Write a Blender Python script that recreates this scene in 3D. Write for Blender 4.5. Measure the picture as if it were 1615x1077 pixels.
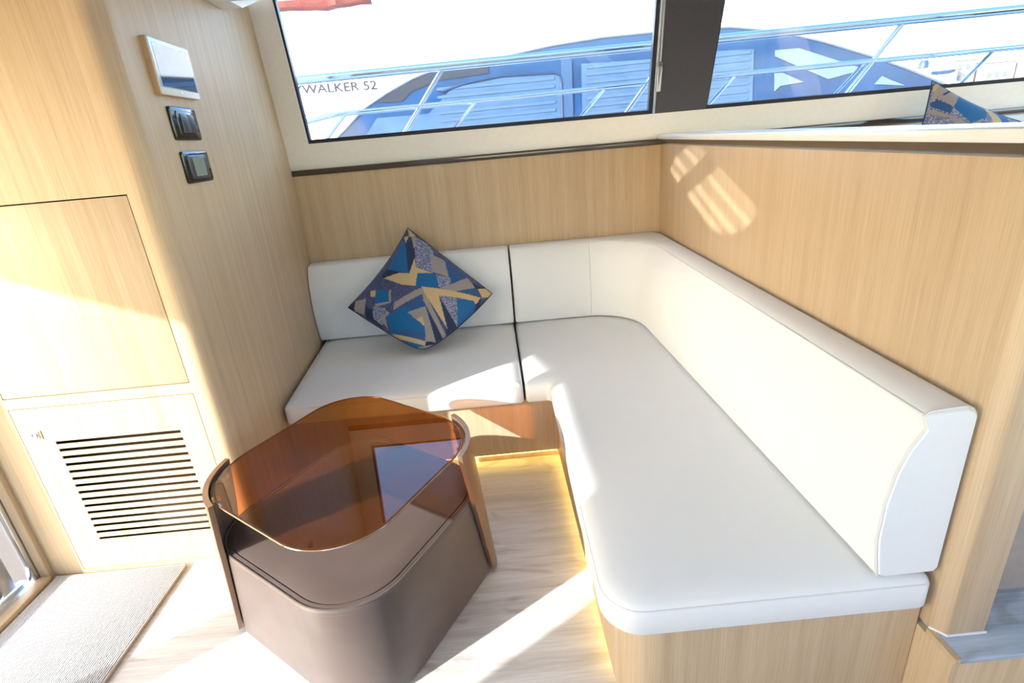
import bpy, bmesh, math, random
from mathutils import Vector, Matrix
random.seed(4)
scn = bpy.context.scene
for o in list(bpy.data.objects): bpy.data.objects.remove(o)
col = scn.collection
R = math.radians

# ---------------------------------------------------------------- camera
cam_d = bpy.data.cameras.new('camera'); cam = bpy.data.objects.new('camera', cam_d); col.objects.link(cam)
cam_d.sensor_fit = 'HORIZONTAL'; cam_d.sensor_width = 36; cam_d.lens = 837.46/1615*36
cam_d.clip_start = 0.02; cam_d.clip_end = 2000
YAW, PITCH, ROLL = 1.27984528e-02, 3.69161749e-01, -8.78325425e-02
R0 = Matrix(((1,0,0),(0,0,-1),(0,1,0)))
Ya = Matrix.Rotation(YAW, 3, 'Z'); Pi = Matrix.Rotation(PITCH, 3, 'X'); Ro = Matrix.Rotation(ROLL, 3, 'Z')
CR = Ro @ Pi @ R0 @ Ya
M = Matrix((CR[0], -CR[1], -CR[2])).transposed().to_4x4()
M.translation = (0, 0, 1.5)
cam.matrix_world = M
scn.camera = cam

# ---------------------------------------------------------------- sky, sun, exposure
SUN_AZ, SUN_EL = R(33), R(21.5)          # direction the light travels towards / height
w = bpy.data.worlds.new('sky'); scn.world = w; w.use_nodes = True
nt = w.node_tree; nt.nodes.clear()
sky = nt.nodes.new('ShaderNodeTexSky'); sky.sky_type = 'NISHITA'
sky.sun_disc = False; sky.sun_elevation = R(26); sky.sun_rotation = R(237)
sky.air_density = 1.0; sky.dust_density = 1.6; sky.ozone_density = 1.0
hs = nt.nodes.new('ShaderNodeHueSaturation'); hs.inputs['Saturation'].default_value = 1.15
bg = nt.nodes.new('ShaderNodeBackground'); bg.inputs['Strength'].default_value = 1.3
wo = nt.nodes.new('ShaderNodeOutputWorld')
nt.links.new(sky.outputs[0], hs.inputs['Color']); nt.links.new(hs.outputs[0], bg.inputs[0]); nt.links.new(bg.outputs[0], wo.inputs[0])
sd = bpy.data.lights.new('sun', 'SUN'); sd.energy = 12.5; sd.angle = R(0.55); sd.color = (1, .965, .91)
sun = bpy.data.objects.new('sun', sd); col.objects.link(sun)
sv = Vector((math.cos(SUN_AZ)*math.cos(SUN_EL), math.sin(SUN_AZ)*math.cos(SUN_EL), -math.sin(SUN_EL)))
sun.rotation_euler = sv.to_track_quat('-Z', 'Y').to_euler(); sun.location = (-4, -3, 4)
scn.view_settings.view_transform = 'Standard'; scn.view_settings.look = 'None'
scn.view_settings.gamma = 1; scn.view_settings.use_curve_mapping = False
scn.view_settings.exposure = 0.05
scn.view_settings.use_white_balance = True; scn.view_settings.white_balance_temperature = 6050; scn.view_settings.white_balance_tint = 10

# ---------------------------------------------------------------- materials
def newmat(name):
    m = bpy.data.materials.new(name); m.use_nodes = True
    n = m.node_tree; n.nodes.clear()
    out = n.nodes.new('ShaderNodeOutputMaterial')
    return m, n, out
def bsdf(n, out, rough=.5, metal=0, spec=.5):
    b = n.nodes.new('ShaderNodeBsdfPrincipled')
    b.inputs['Roughness'].default_value = rough; b.inputs['Metallic'].default_value = metal
    b.inputs['Specular IOR Level'].default_value = spec
    n.links.new(b.outputs[0], out.inputs[0]); return b
def coords(n, scale, rot=(0,0,0)):
    tc = n.nodes.new('ShaderNodeTexCoord'); mp = n.nodes.new('ShaderNodeMapping')
    mp.inputs['Scale'].default_value = scale; mp.inputs['Rotation'].default_value = rot
    n.links.new(tc.outputs['Object'], mp.inputs[0]); return mp.outputs[0]
def noise(n, vec, scale, detail=3, rough=.5, dist=0):
    t = n.nodes.new('ShaderNodeTexNoise'); t.inputs['Scale'].default_value = scale
    t.inputs['Detail'].default_value = detail; t.inputs['Roughness'].default_value = rough
    t.inputs['Distortion'].default_value = dist
    n.links.new(vec, t.inputs['Vector']); return t.outputs[0]
def ramp(n, fac, stops):
    r = n.nodes.new('ShaderNodeValToRGB'); e = r.color_ramp.elements
    e[0].position, e[0].color = stops[0][0], (*stops[0][1], 1)
    e[1].position, e[1].color = stops[-1][0], (*stops[-1][1], 1)
    for p, c in stops[1:-1]:
        k = e.new(p); k.color = (*c, 1)
    n.links.new(fac, r.inputs[0]); return r.outputs[0]
def mix(n, f, a, b, mode='MIX'):
    x = n.nodes.new('ShaderNodeMix'); x.data_type = 'RGBA'; x.blend_type = mode
    if isinstance(f, (int, float)): x.inputs[0].default_value = f
    else: n.links.new(f, x.inputs[0])
    for s, v in ((6, a), (7, b)):
        if isinstance(v, tuple): x.inputs[s].default_value = (*v, 1)
        else: n.links.new(v, x.inputs[s])
    return x.outputs[2]
def bump(n, b, h, strength, dist=.002):
    k = n.nodes.new('ShaderNodeBump'); k.inputs['Strength'].default_value = strength; k.inputs['Distance'].default_value = dist
    n.links.new(h, k.inputs['Height']); n.links.new(k.outputs[0], b.inputs['Normal'])
def plain(name, c, rough=.5, metal=0, spec=.5, var=.06, scale=40, bmp=0):
    m, n, out = newmat(name); b = bsdf(n, out, rough, metal, spec)
    v = coords(n, (1,1,1)); f = noise(n, v, scale, 4)
    n.links.new(ramp(n, f, [(.3, tuple(x*(1-var) for x in c)), (.7, tuple(min(1, x*(1+var)) for x in c))]), b.inputs['Base Color'])
    if bmp: bump(n, b, f, bmp)
    return m
def veneer(name, dark, light, axis='Z', rough=.42):
    m, n, out = newmat(name); b = bsdf(n, out, rough, 0, .35)
    a, l, fine = 30, .5, 210
    sc = {'Z': (a, a, l), 'X': (l, a, a), 'Y': (a, l, a)}[axis]
    sf = {'Z': (fine, fine, 2.2), 'X': (2.2, fine, fine), 'Y': (fine, 2.2, fine)}[axis]
    f1 = noise(n, coords(n, sc), 1.0, 3, .55, .4); f2 = noise(n, coords(n, sf), 2.4, 2, .6)
    base = ramp(n, f1, [(.28, dark), (.5, tuple((p+q)/2 for p, q in zip(dark, light))), (.72, light)])
    grain = ramp(n, f2, [(.34, (.82, .785, .74)), (.60, (1, 1, 1))])
    n.links.new(mix(n, .8, base, grain, 'MULTIPLY'), b.inputs['Base Color'])
    bump(n, b, f2, .05, .001)
    return m
def textile(name, c, rough=.85, scale=700, strength=.12, var=.05, sheen=.1):
    m, n, out = newmat(name); b = bsdf(n, out, rough, 0, .25)
    v = coords(n, (1,1,1)); f = noise(n, v, scale, 2); g = noise(n, v, 6, 2)
    cc = ramp(n, f, [(.3, tuple(x*(1-var) for x in c)), (.7, tuple(min(1, x*(1+var)) for x in c))])
    n.links.new(mix(n, .12, cc, ramp(n, g, [(.3, tuple(x*.9 for x in c)), (.7, c)])), b.inputs['Base Color'])
    b.inputs['Sheen Weight'].default_value = sheen
    bump(n, b, f, strength, .0015)
    return m
def pane_mat(name, tint, ior=1.45, rough=0.0, spec_tint=(1,1,1)):
    m, n, out = newmat(name)
    t = n.nodes.new('ShaderNodeBsdfTransparent'); t.inputs[0].default_value = (*tint, 1)
    g = n.nodes.new('ShaderNodeBsdfGlossy'); g.inputs['Roughness'].default_value = rough; g.inputs[0].default_value = (*spec_tint, 1)
    f0 = ((ior-1)/(ior+1))**2
    lw = n.nodes.new('ShaderNodeLayerWeight'); lw.inputs[0].default_value = .5
    pw = n.nodes.new('ShaderNodeMath'); pw.operation = 'POWER'; pw.inputs[1].default_value = 5; n.links.new(lw.outputs['Facing'], pw.inputs[0])
    fr = n.nodes.new('ShaderNodeMath'); fr.operation = 'MULTIPLY_ADD'; fr.inputs[1].default_value = 1-f0; fr.inputs[2].default_value = f0; n.links.new(pw.outputs[0], fr.inputs[0])
    mx = n.nodes.new('ShaderNodeMixShader')
    n.links.new(fr.outputs[0], mx.inputs[0]); n.links.new(t.outputs[0], mx.inputs[1]); n.links.new(g.outputs[0], mx.inputs[2])
    n.links.new(mx.outputs[0], out.inputs[0]); return m
def glow(name, c, s):
    m, n, out = newmat(name); e = n.nodes.new('ShaderNodeEmission')
    e.inputs[0].default_value = (*c, 1); e.inputs[1].default_value = s
    n.links.new(e.outputs[0], out.inputs[0]); return m

OAK = veneer('oak_veneer', (.495, .36, .217), (.59, .447, .285))
OAK_DARK = plain('oak_edge', (.30, .19, .10), .6)
GAP = plain('recess_shade', (.05, .03, .018), .8)
CREAM = plain('cream_lacquer', (.87, .84, .775), .35, var=.02)
VINYL = textile('white_upholstery', (.75, .74, .71), .6, 900, .10, .03)
SEAM = textile('seam_thread', (.66, .64, .60), .7)
LEATHER = None
TRIMDK = plain('dark_gloss_strip', (.055, .04, .03), .12, .0, .8, var=.1)
ALU = plain('brushed_aluminium', (.62, .64, .66), .28, 1, var=.04)
CHROME = plain('polished_steel', (.82, .83, .85), .12, 1, var=.02)
RAILST = plain('rail_steel', (.46, .53, .64), .10, 1, var=.02)
RUBBER = plain('black_rubber', (.012, .013, .022), .35)
PILLAR = textile('charcoal_liner', (.085, .082, .092), .8, 500, .15, .25)
BRONZE = plain('bronze_leather', (.27, .165, .105), .30, .55, .5, var=.12, scale=300, bmp=.05)
STONE = plain('white_stone', (.80, .79, .77), .16, 0, .5, var=.04, scale=12)
WHITEG = plain('white_gelcoat', (.78, .79, .80), .25, var=.01)
GLASS = pane_mat('clear_pane', (.96, .98, .98))
AMBER = pane_mat('amber_glass', (.70, .40, .135), 1.68)
TAUPE = plain('shaded_wood_taupe', (.36, .31, .26), .5, var=.05)  # wood standing in shade, the shade mixed into its colour
BLACKG = plain('black_gloss_plastic', (.012, .013, .016), .12)
SATIN = plain('satin_dark_plastic', (.05, .055, .065), .3)
WHITEP = plain('white_plastic', (.78, .77, .74), .3, var=.02)
GOLDF = plain('champagne_metal', (.66, .48, .29), .32, .6, var=.03)
# leather with grain
m, n, out = newmat('brown_leather'); b = bsdf(n, out, .42, 0, .4)
v = coords(n, (1,1,1)); f = noise(n, v, 420, 3); g = noise(n, v, 5, 3)
n.links.new(ramp(n, g, [(.3, (.080, .055, .045)), (.7, (.100, .070, .058))]), b.inputs['Base Color']); b.inputs['Sheen Weight'].default_value = .12; bump(n, b, f, .12, .0015)
LEATHER = m
# floor planking finish: pale grey oak, grain along x
def floor_mat(name, c1, c2, c3, rough):
    m, n, out = newmat(name); b = bsdf(n, out, rough, 0, .4)
    f1 = noise(n, coords(n, (1.3, 14, 14)), 1.0, 6, .62, 1.1)
    f2 = noise(n, coords(n, (5, 130, 130)), 1.0, 3, .6, .3)
    kn = noise(n, coords(n, (2.2, 5, 5)), 1.3, 2, .5, 2.2)
    a = ramp(n, f1, [(.30, c1), (.5, c2), (.70, c3)])
    a = mix(n, .5, a, ramp(n, f2, [(.34, (.74, .70, .66)), (.6, (1, 1, 1))]), 'MULTIPLY')
    a = mix(n, .5, a, ramp(n, kn, [(.30, (.62, .55, .5)), (.40, (1, 1, 1))]), 'MULTIPLY')
    n.links.new(a, b.inputs['Base Color']); bump(n, b, f2, .08, .001); return m
FLOOR = floor_mat('grey_oak_floor', (.49, .46, .43), (.63, .60, .565), (.72, .695, .66), .36)
STEPW = floor_mat('sky_tinted_step', (.27, .32, .385), (.36, .42, .50), (.46, .52, .60), .3)  # grey wood made bluer, sky reflection put into its colour
# woven door mat
m, n, out = newmat('ribbed_weave'); b = bsdf(n, out, .95, 0, .1)
wv = n.nodes.new('ShaderNodeTexWave'); wv.wave_type = 'BANDS'; wv.bands_direction = 'X'
wv.inputs['Scale'].default_value = 42; wv.inputs['Distortion'].default_value = 2.5; wv.inputs['Detail'].default_value = 2; wv.inputs['Detail Scale'].default_value = 3
tc = n.nodes.new('ShaderNodeTexCoord'); n.links.new(tc.outputs['Object'], wv.inputs[0])
n.links.new(ramp(n, wv.outputs[1], [(.1, (.34, .33, .325)), (.6, (.57, .56, .55))]), b.inputs['Base Color']); bump(n, b, wv.outputs[1], .8, .004)
MAT_WEAVE = m

# ---------------------------------------------------------------- mesh helpers
class MB:
    def __init__(s): s.v = []; s.f = []
    def add(s, vs, fs):
        k = len(s.v); s.v += [tuple(p) for p in vs]; s.f += [tuple(i+k for i in q) for q in fs]; return s
    def box(s, x0, x1, y0, y1, z0, z1):
        return s.add([(x0,y0,z0),(x1,y0,z0),(x1,y1,z0),(x0,y1,z0),(x0,y0,z1),(x1,y0,z1),(x1,y1,z1),(x0,y1,z1)],
                     [(0,3,2,1),(4,5,6,7),(0,1,5,4),(1,2,6,5),(2,3,7,6),(3,0,4,7)])
    def rings(s, rs, cap0=True, cap1=True, closed=True):
        n = len(rs[0]); vs = [p for r in rs for p in r]; fs = []
        for i in range(len(rs)-1):
            for j in range(n if closed else n-1):
                k = (j+1) % n
                fs.append((i*n+j, i*n+k, (i+1)*n+k, (i+1)*n+j))
        if cap0: fs.append(tuple(reversed(range(n))))
        if cap1: fs.append(tuple(range((len(rs)-1)*n, len(rs)*n)))
        return s.add(vs, fs)
    def prism(s, poly, z0, z1):                       # polygon in x, y
        return s.rings([[(x,y,z0) for x,y in poly], [(x,y,z1) for x,y in poly]])
    def prism_y(s, poly, y0, y1):                     # polygon in x, z
        return s.rings([[(x,y1,z) for x,z in poly], [(x,y0,z) for x,z in poly]])
    def tube(s, pts, r, seg=10, closed=False, sx=1.0):
        pts = [Vector(p) for p in pts]; n = len(pts); rs = []; up = Vector((0,0,1)); prev = None
        for i, p in enumerate(pts):
            a = pts[(i-1) % n] if (closed or i > 0) else p
            c = pts[(i+1) % n] if (closed or i < n-1) else p
            t = (c-a).normalized()
            if prev is None:
                u = t.cross(up)
                if u.length < 1e-3: u = t.cross(Vector((1,0,0)))
                u.normalize()
            else:
                u = prev - t*prev.dot(t); u.normalize()
            prev = u; q = t.cross(u)
            rs.append([tuple(p + u*(r*sx*math.cos(2*math.pi*j/seg)) + q*(r*math.sin(2*math.pi*j/seg))) for j in range(seg)])
        if closed: rs.append(rs[0])
        return s.rings(rs, not closed, not closed)
def fillet(pts, rad, n=8):
    out = []; N = len(pts)
    for i in range(N):
        p = Vector(pts[i]); a = Vector(pts[i-1]); c = Vector(pts[(i+1) % N])
        r = rad[i] if isinstance(rad, (list, tuple)) else rad
        if r <= 0: out.append(tuple(p)); continue
        d1 = (a-p).normalized(); d2 = (c-p).normalized()
        ang = math.acos(max(-1, min(1, d1.dot(d2)))); t = r/math.tan(ang/2)
        cen = p + (d1+d2).normalized()*(r/math.sin(ang/2))
        s0 = p + d1*t - cen; s1 = p + d2*t - cen
        a0 = math.atan2(s0.y, s0.x); a1 = math.atan2(s1.y, s1.x); da = (a1-a0+math.pi) % (2*math.pi) - math.pi
        for k in range(n+1):
            th = a0+da*k/n; out.append((cen.x+r*math.cos(th), cen.y+r*math.sin(th)))
    return out
def area(p): return sum(p[i-1][0]*p[i][1]-p[i][0]*p[i-1][1] for i in range(len(p)))/2
def inset(poly, d):
    N = len(poly); out = []; sgn = 1 if area(poly) > 0 else -1
    for i in range(N):
        p = Vector(poly[i]); a = Vector(poly[i-1]); c = Vector(poly[(i+1) % N])
        e1 = (p-a).normalized(); e2 = (c-p).normalized()
        n1 = Vector((-e1.y, e1.x))*sgn; n2 = Vector((-e2.y, e2.x))*sgn
        m_ = (n1+n2); k = m_.length
        if k < 1e-6: out.append(tuple(p+n1*d)); continue
        m_ /= k; out.append(tuple(p + m_*(d/max(.35, m_.dot(n1)))))
    return out
def soft(poly, prof):                                  # rings of (inset, z)
    if area(poly) < 0: poly = poly[::-1]
    return MB().rings([[(x, y, z) for x, y in inset(poly, d)] for d, z in prof])

def link(name, mb, mat, parent=None, smooth=False, bevel=0, seg=2, angle=35):
    me = bpy.data.meshes.new(name); me.from_pydata(mb.v, [], mb.f); me.validate(); me.update()
    o = bpy.data.objects.new(name, me); col.objects.link(o)
    if mat: me.materials.append(mat)
    bm = bmesh.new(); bm.from_mesh(me); bmesh.ops.remove_doubles(bm, verts=bm.verts, dist=1e-6)
    bmesh.ops.recalc_face_normals(bm, faces=bm.faces)
    if bevel:
        es = [e for e in bm.edges if len(e.link_faces) == 2 and e.calc_face_angle(0) > R(angle)]
        bmesh.ops.bevel(bm, geom=es, offset=bevel, segments=seg, profile=.5, affect='EDGES', clamp_overlap=True)
    if smooth or bevel:
        for f in bm.faces: f.smooth = True
        for e in bm.edges:
            if len(e.link_faces) == 2 and e.calc_face_angle(0) > R(40): e.smooth = False
    bm.to_mesh(me); bm.free()
    if parent is not None:
        o.parent = parent; o.matrix_parent_inverse = world(parent).inverted()
    return o
def world(o):
    m_ = o.matrix_basis.copy()
    if o.parent is not None: m_ = world(o.parent) @ o.matrix_parent_inverse @ m_
    return m_
def thing(name, label, cat, loc=(0,0,0), group=None):
    o = bpy.data.objects.new(name, None); col.objects.link(o); o.location = loc; o.empty_display_size = .1
    o['label'] = label; o['category'] = cat
    if group: o['group'] = group
    return o
def tag(o, label, cat, group=None):
    o['label'] = label; o['category'] = cat
    if group: o['group'] = group
    return o
def struct(name, mb, mat, parent=None, **k):
    o = link(name, mb, mat, parent, **k)
    if parent is None: o['kind'] = 'structure'
    return o
def clone(o, parent, off):                              # copy of a part, shared mesh
    c = o.copy(); col.objects.link(c); c.parent = parent; c.location = Vector(o.location)+Vector(off)
    return c

# ================================================================ THE ROOM
def prism_x(mb, poly, x0, x1):                          # polygon in y, z
    return mb.rings([[(x0,y,z) for y,z in poly], [(x1,y,z) for y,z in poly]])
struct('floor', MB().box(-1.93, 4.0, -1.8, 3.25, -.06, 0), FLOOR)
HC, HD, HN = Vector((-.965,1.225)), Vector((-.45,-.893)), Vector((.893,-.45))
def added_hatch_pt(a, b_): q = HC+HD*a+HN*b_; return (q.x, q.y)
def stadium(hl, hw, n=10):
    pts = [(hl-hw+hw*math.cos(R(90-180*k/n)), hw*math.sin(R(90-180*k/n))) for k in range(n+1)]
    return pts+[(-a, -b_) for a, b_ in pts]
hole = [added_hatch_pt(*p) for p in stadium(.66, .195)]  # ceiling opening added to let the partition's sun patches through
bm = bmesh.new(); loops = [[(-1.95,-1.8),(4,-1.8),(4,2.59),(-1.95,2.59)], hole]
for lp_ in loops:
    vs_ = [bm.verts.new((x, y, 2.107)) for x, y in lp_]
    for k in range(len(vs_)): bm.edges.new((vs_[k-1], vs_[k]))
bmesh.ops.triangle_fill(bm, use_beauty=True, edges=bm.edges[:])
g = bmesh.ops.extrude_face_region(bm, geom=bm.faces[:])
bmesh.ops.translate(bm, vec=(0,0,.025), verts=[q for q in g['geom'] if isinstance(q, bmesh.types.BMVert)])
bmesh.ops.recalc_face_normals(bm, faces=bm.faces)
me = bpy.data.meshes.new('ceiling'); bm.to_mesh(me); bm.free(); me.materials.append(CREAM)
ceil = bpy.data.objects.new('ceiling', me); col.objects.link(ceil); ceil['kind'] = 'structure'
cove = MB(); prism_x(cove, [(2.59,2.107),(2.97,2.25),(3.09,2.25),(3.09,2.28),(2.97,2.28),(2.59,2.132)], -1.0, 4.0)
struct('trim_5', cove, CREAM)
vl = MB(); prism_x(vl, [(2.59,2.107),(2.712,2.107),(3.03,2.212),(3.03,2.28),(2.59,2.28)], -1.95, -1.0)
struct('trim_6', vl, CREAM)
# added unseen roof hatch, its tinted strips shape sun patches on the partition
hw_ = bpy.data.objects.new('added_hatch', None); col.objects.link(hw_); hw_.location = (HC.x, HC.y, 2.11); hw_['kind'] = 'structure'
TINT1 = pane_mat('added_hatch_tint_dark', (.44, .44, .43)); TINT2 = pane_mat('added_hatch_tint_light', (.72, .71, .69))
bands = [(-.195,-.145,1),(-.145,-.105,0),(-.105,-.045,1),(-.045,.03,0),(.03,.075,1),(.075,.15,0),(.15,.195,1)]
for b0, b1_, kk in bands:
    p_ = [(a, b_) for a, b_ in ((.66,b0),(.66,b1_),(-.66,b1_),(-.66,b0))]
    link('sun_patch_strip', MB().prism([added_hatch_pt(*q) for q in p_], 2.1335, 2.1365), TINT2 if kk else TINT1, hw_)
link('sun_patch_gap_bar', MB().prism([added_hatch_pt(*q) for q in ((-.295,-.2),(-.295,.2),(-.075,.2),(-.075,-.2))], 2.1265, 2.1330), ALU, hw_)
struct('wall_back', MB().box(-1.16, 4.0, 3.185, 3.26, -.05, 1.392), OAK)
part_poly = [(.98,3.184),(.98,.93),(1.003,.903),(1.098,.903),(1.098,3.184)]
struct('wall_right', MB().prism(part_poly, .279, 1.386), OAK, bevel=.004)
struct('wall_left', MB().box(-1.98, -1.93, -1.8, -.06, 0, 2.106), CREAM)
nw = MB().box(-1.95, 4, -1.9, -1.8, -.06, 1.15).box(-1.95, 4, -1.9, -1.8, 1.85, 2.42)
for x in (-1.95, .6, 3.6): nw.box(x, x+.4, -1.9, -1.8, 1.15, 1.85)
struct('wall_near', nw, CREAM)
struct('wall_far', MB().box(4.0, 4.08, -1.9, 3.3, -.06, 1.3), OAK)

# cream frame round the windows, leaning inboard towards the top
def yl(z, o=0): return 3.18 - .152*(z-1.548) + o
def lean(mb, q, o0, o1):                                 # q: four (x, z)
    return mb.rings([[(x, yl(z,o1), z) for x,z in q], [(x, yl(z,o0), z) for x,z in q]])
fr = MB()
lean(fr, [(-1.122,1.411),(-.987,1.411),(-.987,2.40),(-1.135,2.40)], 0, .07)
lean(fr, [(-.987,1.411),(3.9,1.411),(3.9,1.547),(-.987,1.547)], 0, .07)
lean(fr, [(-.987,2.22),(3.9,2.22),(3.9,2.40),(-.987,2.40)], 0, .07)
struct('trim_1', fr, CREAM)
struct('trim_2', MB().box(-1.112, 3.9, 3.176, 3.20, 1.382, 1.4135), TRIMDK, bevel=.002)
pl = MB(); lean(pl, [(.946,1.5475),(1.231,1.5475),(1.292,2.3),(.966,2.3)], -.004, .05)
struct('trim_3', pl, PILLAR)
ws = MB(); lean(ws, [(.932,1.5475),(.946,1.5475),(.966,2.3),(.950,2.3)], .001, .05)
struct('trim_4', ws, ALU)

def window(name, xa, xb, xa2, xb2):
    e = bpy.data.objects.new(name, None); col.objects.link(e); e.location = ((xa+xb)/2, 3.2, 1.55); e['kind'] = 'structure'
    g = MB(); z0, z1, t = 1.5475, 2.22, .020
    lean(g, [(xa,z0),(xb,z0),(xb,z0+t),(xa,z0+t)], .012, .045)
    lean(g, [(xa,z0+t),(xa+t*.6,z0+t),(xa2+t*.6,z1),(xa2,z1)], .012, .045)
    lean(g, [(xb-t,z0+t),(xb,z0+t),(xb2,z1),(xb2-t,z1)], .012, .045)
    link('gasket', g, RUBBER, e)
    p = MB(); lean(p, [(xa+.004,z0+.004),(xb-.004,z0+.004),(xb2-.004,z1),(xa2+.004,z1)], .030, .036)
    link('pane', p, GLASS, e)
    return e
window('window_1', -.987, .932, -.987, .949)
window('window_2', 1.231, 3.6, 1.285, 3.6)

# sliding glass door at the left, opening on the aft deck
d = bpy.data.objects.new('door_1', None); col.objects.link(d); d.location = (-1.95, .8, 0); d['kind'] = 'structure'
link('jamb', MB().box(-1.930, -1.893, 1.718, 1.742, 0, 2.1), OAK, d, bevel=.003)
link('sill', MB().box(-1.930, -1.885, -.06, 1.718, 0, .024), OAK, d, bevel=.004)
link('track', MB().box(-2.02, -1.932, -.06, 1.72, 0, .012).box(-1.985, -1.975, -.06, 1.70, .012, .022), ALU, d)
st = MB().box(-2.015, -1.985, .80, .875, .03, 2.1)
link('stile', st, ALU, d, bevel=.004)
link('stile', MB().box(-1.983, -1.955, .735, .805, .03, 2.1), ALU, d, bevel=.004)
link('stile', MB().box(-2.005, -1.975, 1.61, 1.665, .03, 2.1), ALU, d, bevel=.004)
link('stile', MB().box(-1.962, -1.932, 1.700, 1.738, .012, 2.1), CHROME, d, bevel=.004)
link('rail', MB().box(-2.015, -1.985, .875, 1.61, .03, .09), ALU, d, bevel=.003)
link('pane', MB().box(-2.003, -1.997, .875, 1.61, .09, 2.1), GLASS, d)
link('pane', MB().box(-1.972, -1.966, -.05, .735, .03, 2.1), GLASS, d)

# ================================================================ BUILT-IN CABINET (left)
cab = thing('built_in_cabinet', 'floor-to-ceiling pale oak cabinet with a slotted vent door, beside the glass door', 'cabinet', (-1.5, 2.4, 0))
outline = [(-1.893,1.739),(-1.773,1.739),(-1.773,1.85),(-1.119,1.85),(-1.119,1.739)]
crn = fillet([(-1.119,1.739),(-1.031,1.739),(-1.1155,3.184)], [0,.055,0], 10)[1:-1]
outline += crn + [(-1.1155,3.184),(-1.893,3.184)]
body = MB().prism(outline, 0, 2.1055)
for z0, z1 in ((0,.021),(.744,.783),(1.428,2.1055)): body.box(-1.773, -1.119, 1.739, 1.851, z0, z1)
struct('trim_7', MB().prism([(-1.893,2.713),(-1.0882,2.713),(-1.1155,3.184),(-1.893,3.184)], 2.106, 2.3), OAK)
link('carcass', body, OAK, cab, smooth=True)
link('recess_shade_sheet', MB().box(-1.7725, -1.1195, 1.8455, 1.849, .022, 1.4275), GAP, cab)  # dark sheet behind joints and vent slots paints their shade
link('door', MB().box(-1.7695, -1.1225, 1.7392, 1.753, .7865, 1.424), OAK, cab, bevel=.0012)
vd = MB().box(-1.770, -1.660, 1.7392, 1.7435, .024, .741).box(-1.208, -1.122, 1.7392, 1.7435, .024, .741)
vd.box(-1.660, -1.208, 1.7392, 1.7435, .6035, .741).box(-1.660, -1.208, 1.7392, 1.7435, .024, .1555)
vent = link('door', vd, OAK, cab)
slat = link('slat', MB().box(-1.660, -1.208, 1.7392, 1.7435, .5725, .5900), OAK, vent)
for i in range(1, 14):
    c = slat.copy(); col.objects.link(c); c.parent = vent; c.location.z = -.0311*i
lt = link('latch', MB().box(-1.733, -1.703, 1.7355, 1.742, .622, .652), plain('latch_grey', (.34,.32,.31), .35), vent, bevel=.003)
lt['label'] = 'small square push latch'
link('latch_ring', MB().tube([(-1.718+.009*math.cos(a/16*2*math.pi), 1.735, .637+.009*math.sin(a/16*2*math.pi)) for a in range(16)], .0016, 6, True), ALU, vent, smooth=True)
link('latch_tab', MB().box(-1.699, -1.694, 1.736, 1.742, .619, .655), GOLDF, vent, bevel=.001)
link('panel_joint', MB().box(-1.0735, -1.0713, 2.4285, 2.4300, .34, 2.10), OAK_DARK, cab)

# ---- devices on the cabinet's inner side
ea = Vector((-.0845,1.445,0)).normalized(); en = Vector((ea.y,-ea.x,0)); E0 = Vector((-1.031,1.739,0))
def on_side(y, z, dd): 
    p = E0 + ea*((y-1.739)/ea.y) + en*dd; return (p.x, p.y, z)
def sideplate(y0, y1, z0, z1, d0, d1, r=.006, bev=.003):
    q = fillet([(y0,z0),(y1,z0),(y1,z1),(y0,z1)], r, 5); iq = inset(q, bev)
    return MB().rings([[on_side(a,b_,d0) for a,b_ in q], [on_side(a,b_,d1-bev*.7) for a,b_ in q], [on_side(a,b_,d1) for a,b_ in iq]])
SCREEN = plain('dark_glass_screen', (.012, .028, .06), .04, 0, 1.0, var=.05)
t = thing('touch_screen', 'white and champagne wall touch screen, uppermost device on the oak cabinet side', 'touch screen', on_side(2.05,1.714,0))
link('housing', sideplate(1.916,2.195,1.714,1.882,0,.019,.008), GOLDF, t, smooth=True)
link('front_plate', sideplate(1.917,2.194,1.715,1.881,.0185,.0215,.008,.0015), WHITEP, t, smooth=True)
link('bezel', sideplate(1.921,2.190,1.736,1.878,.0217,.0223,.004,.0004), plain('grey_blue_glass', (.36,.44,.52), .08, 0, .6), t)
link('screen', sideplate(1.936,2.178,1.739,1.866,.0225,.0229,.003,.0003), SCREEN, t)
link('home_button', sideplate(2.050,2.060,1.7215,1.7295,.0217,.0222,.003,.0004), ALU, t)
t = thing('light_switch', 'black rocker light switch in a rounded frame, between the touch screen and the thermostat', 'switch', on_side(2.05,1.577,0))
link('cover_plate', sideplate(1.956,2.148,1.577,1.683,0,.010,.010,.005), BLACKG, t, smooth=True)
link('inner_frame', sideplate(1.987,2.120,1.590,1.670,.010,.0135,.008,.003), BLACKG, t, smooth=True)
link('rocker', sideplate(2.006,2.054,1.600,1.660,.0137,.0185,.003,.002), SATIN, t, smooth=True)
link('rocker', sideplate(2.0555,2.103,1.600,1.660,.0137,.0185,.003,.002), SATIN, t, smooth=True)
t = thing('thermostat', 'black wall thermostat with a small grey-green display, lowest of the three devices', 'thermostat', on_side(2.05,1.435,0))
link('cover_plate', sideplate(1.956,2.155,1.435,1.540,0,.010,.010,.005), BLACKG, t, smooth=True)
link('inner_frame', sideplate(1.985,2.126,1.447,1.527,.010,.013,.006,.003), SATIN, t, smooth=True)
LCD = plain('lcd_grey_green', (.20,.235,.19), .15, 0, .5, var=.05)
link('display', sideplate(2.013,2.098,1.455,1.519,.0132,.0150,.002,.001), LCD, t)
dg = MB()
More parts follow.
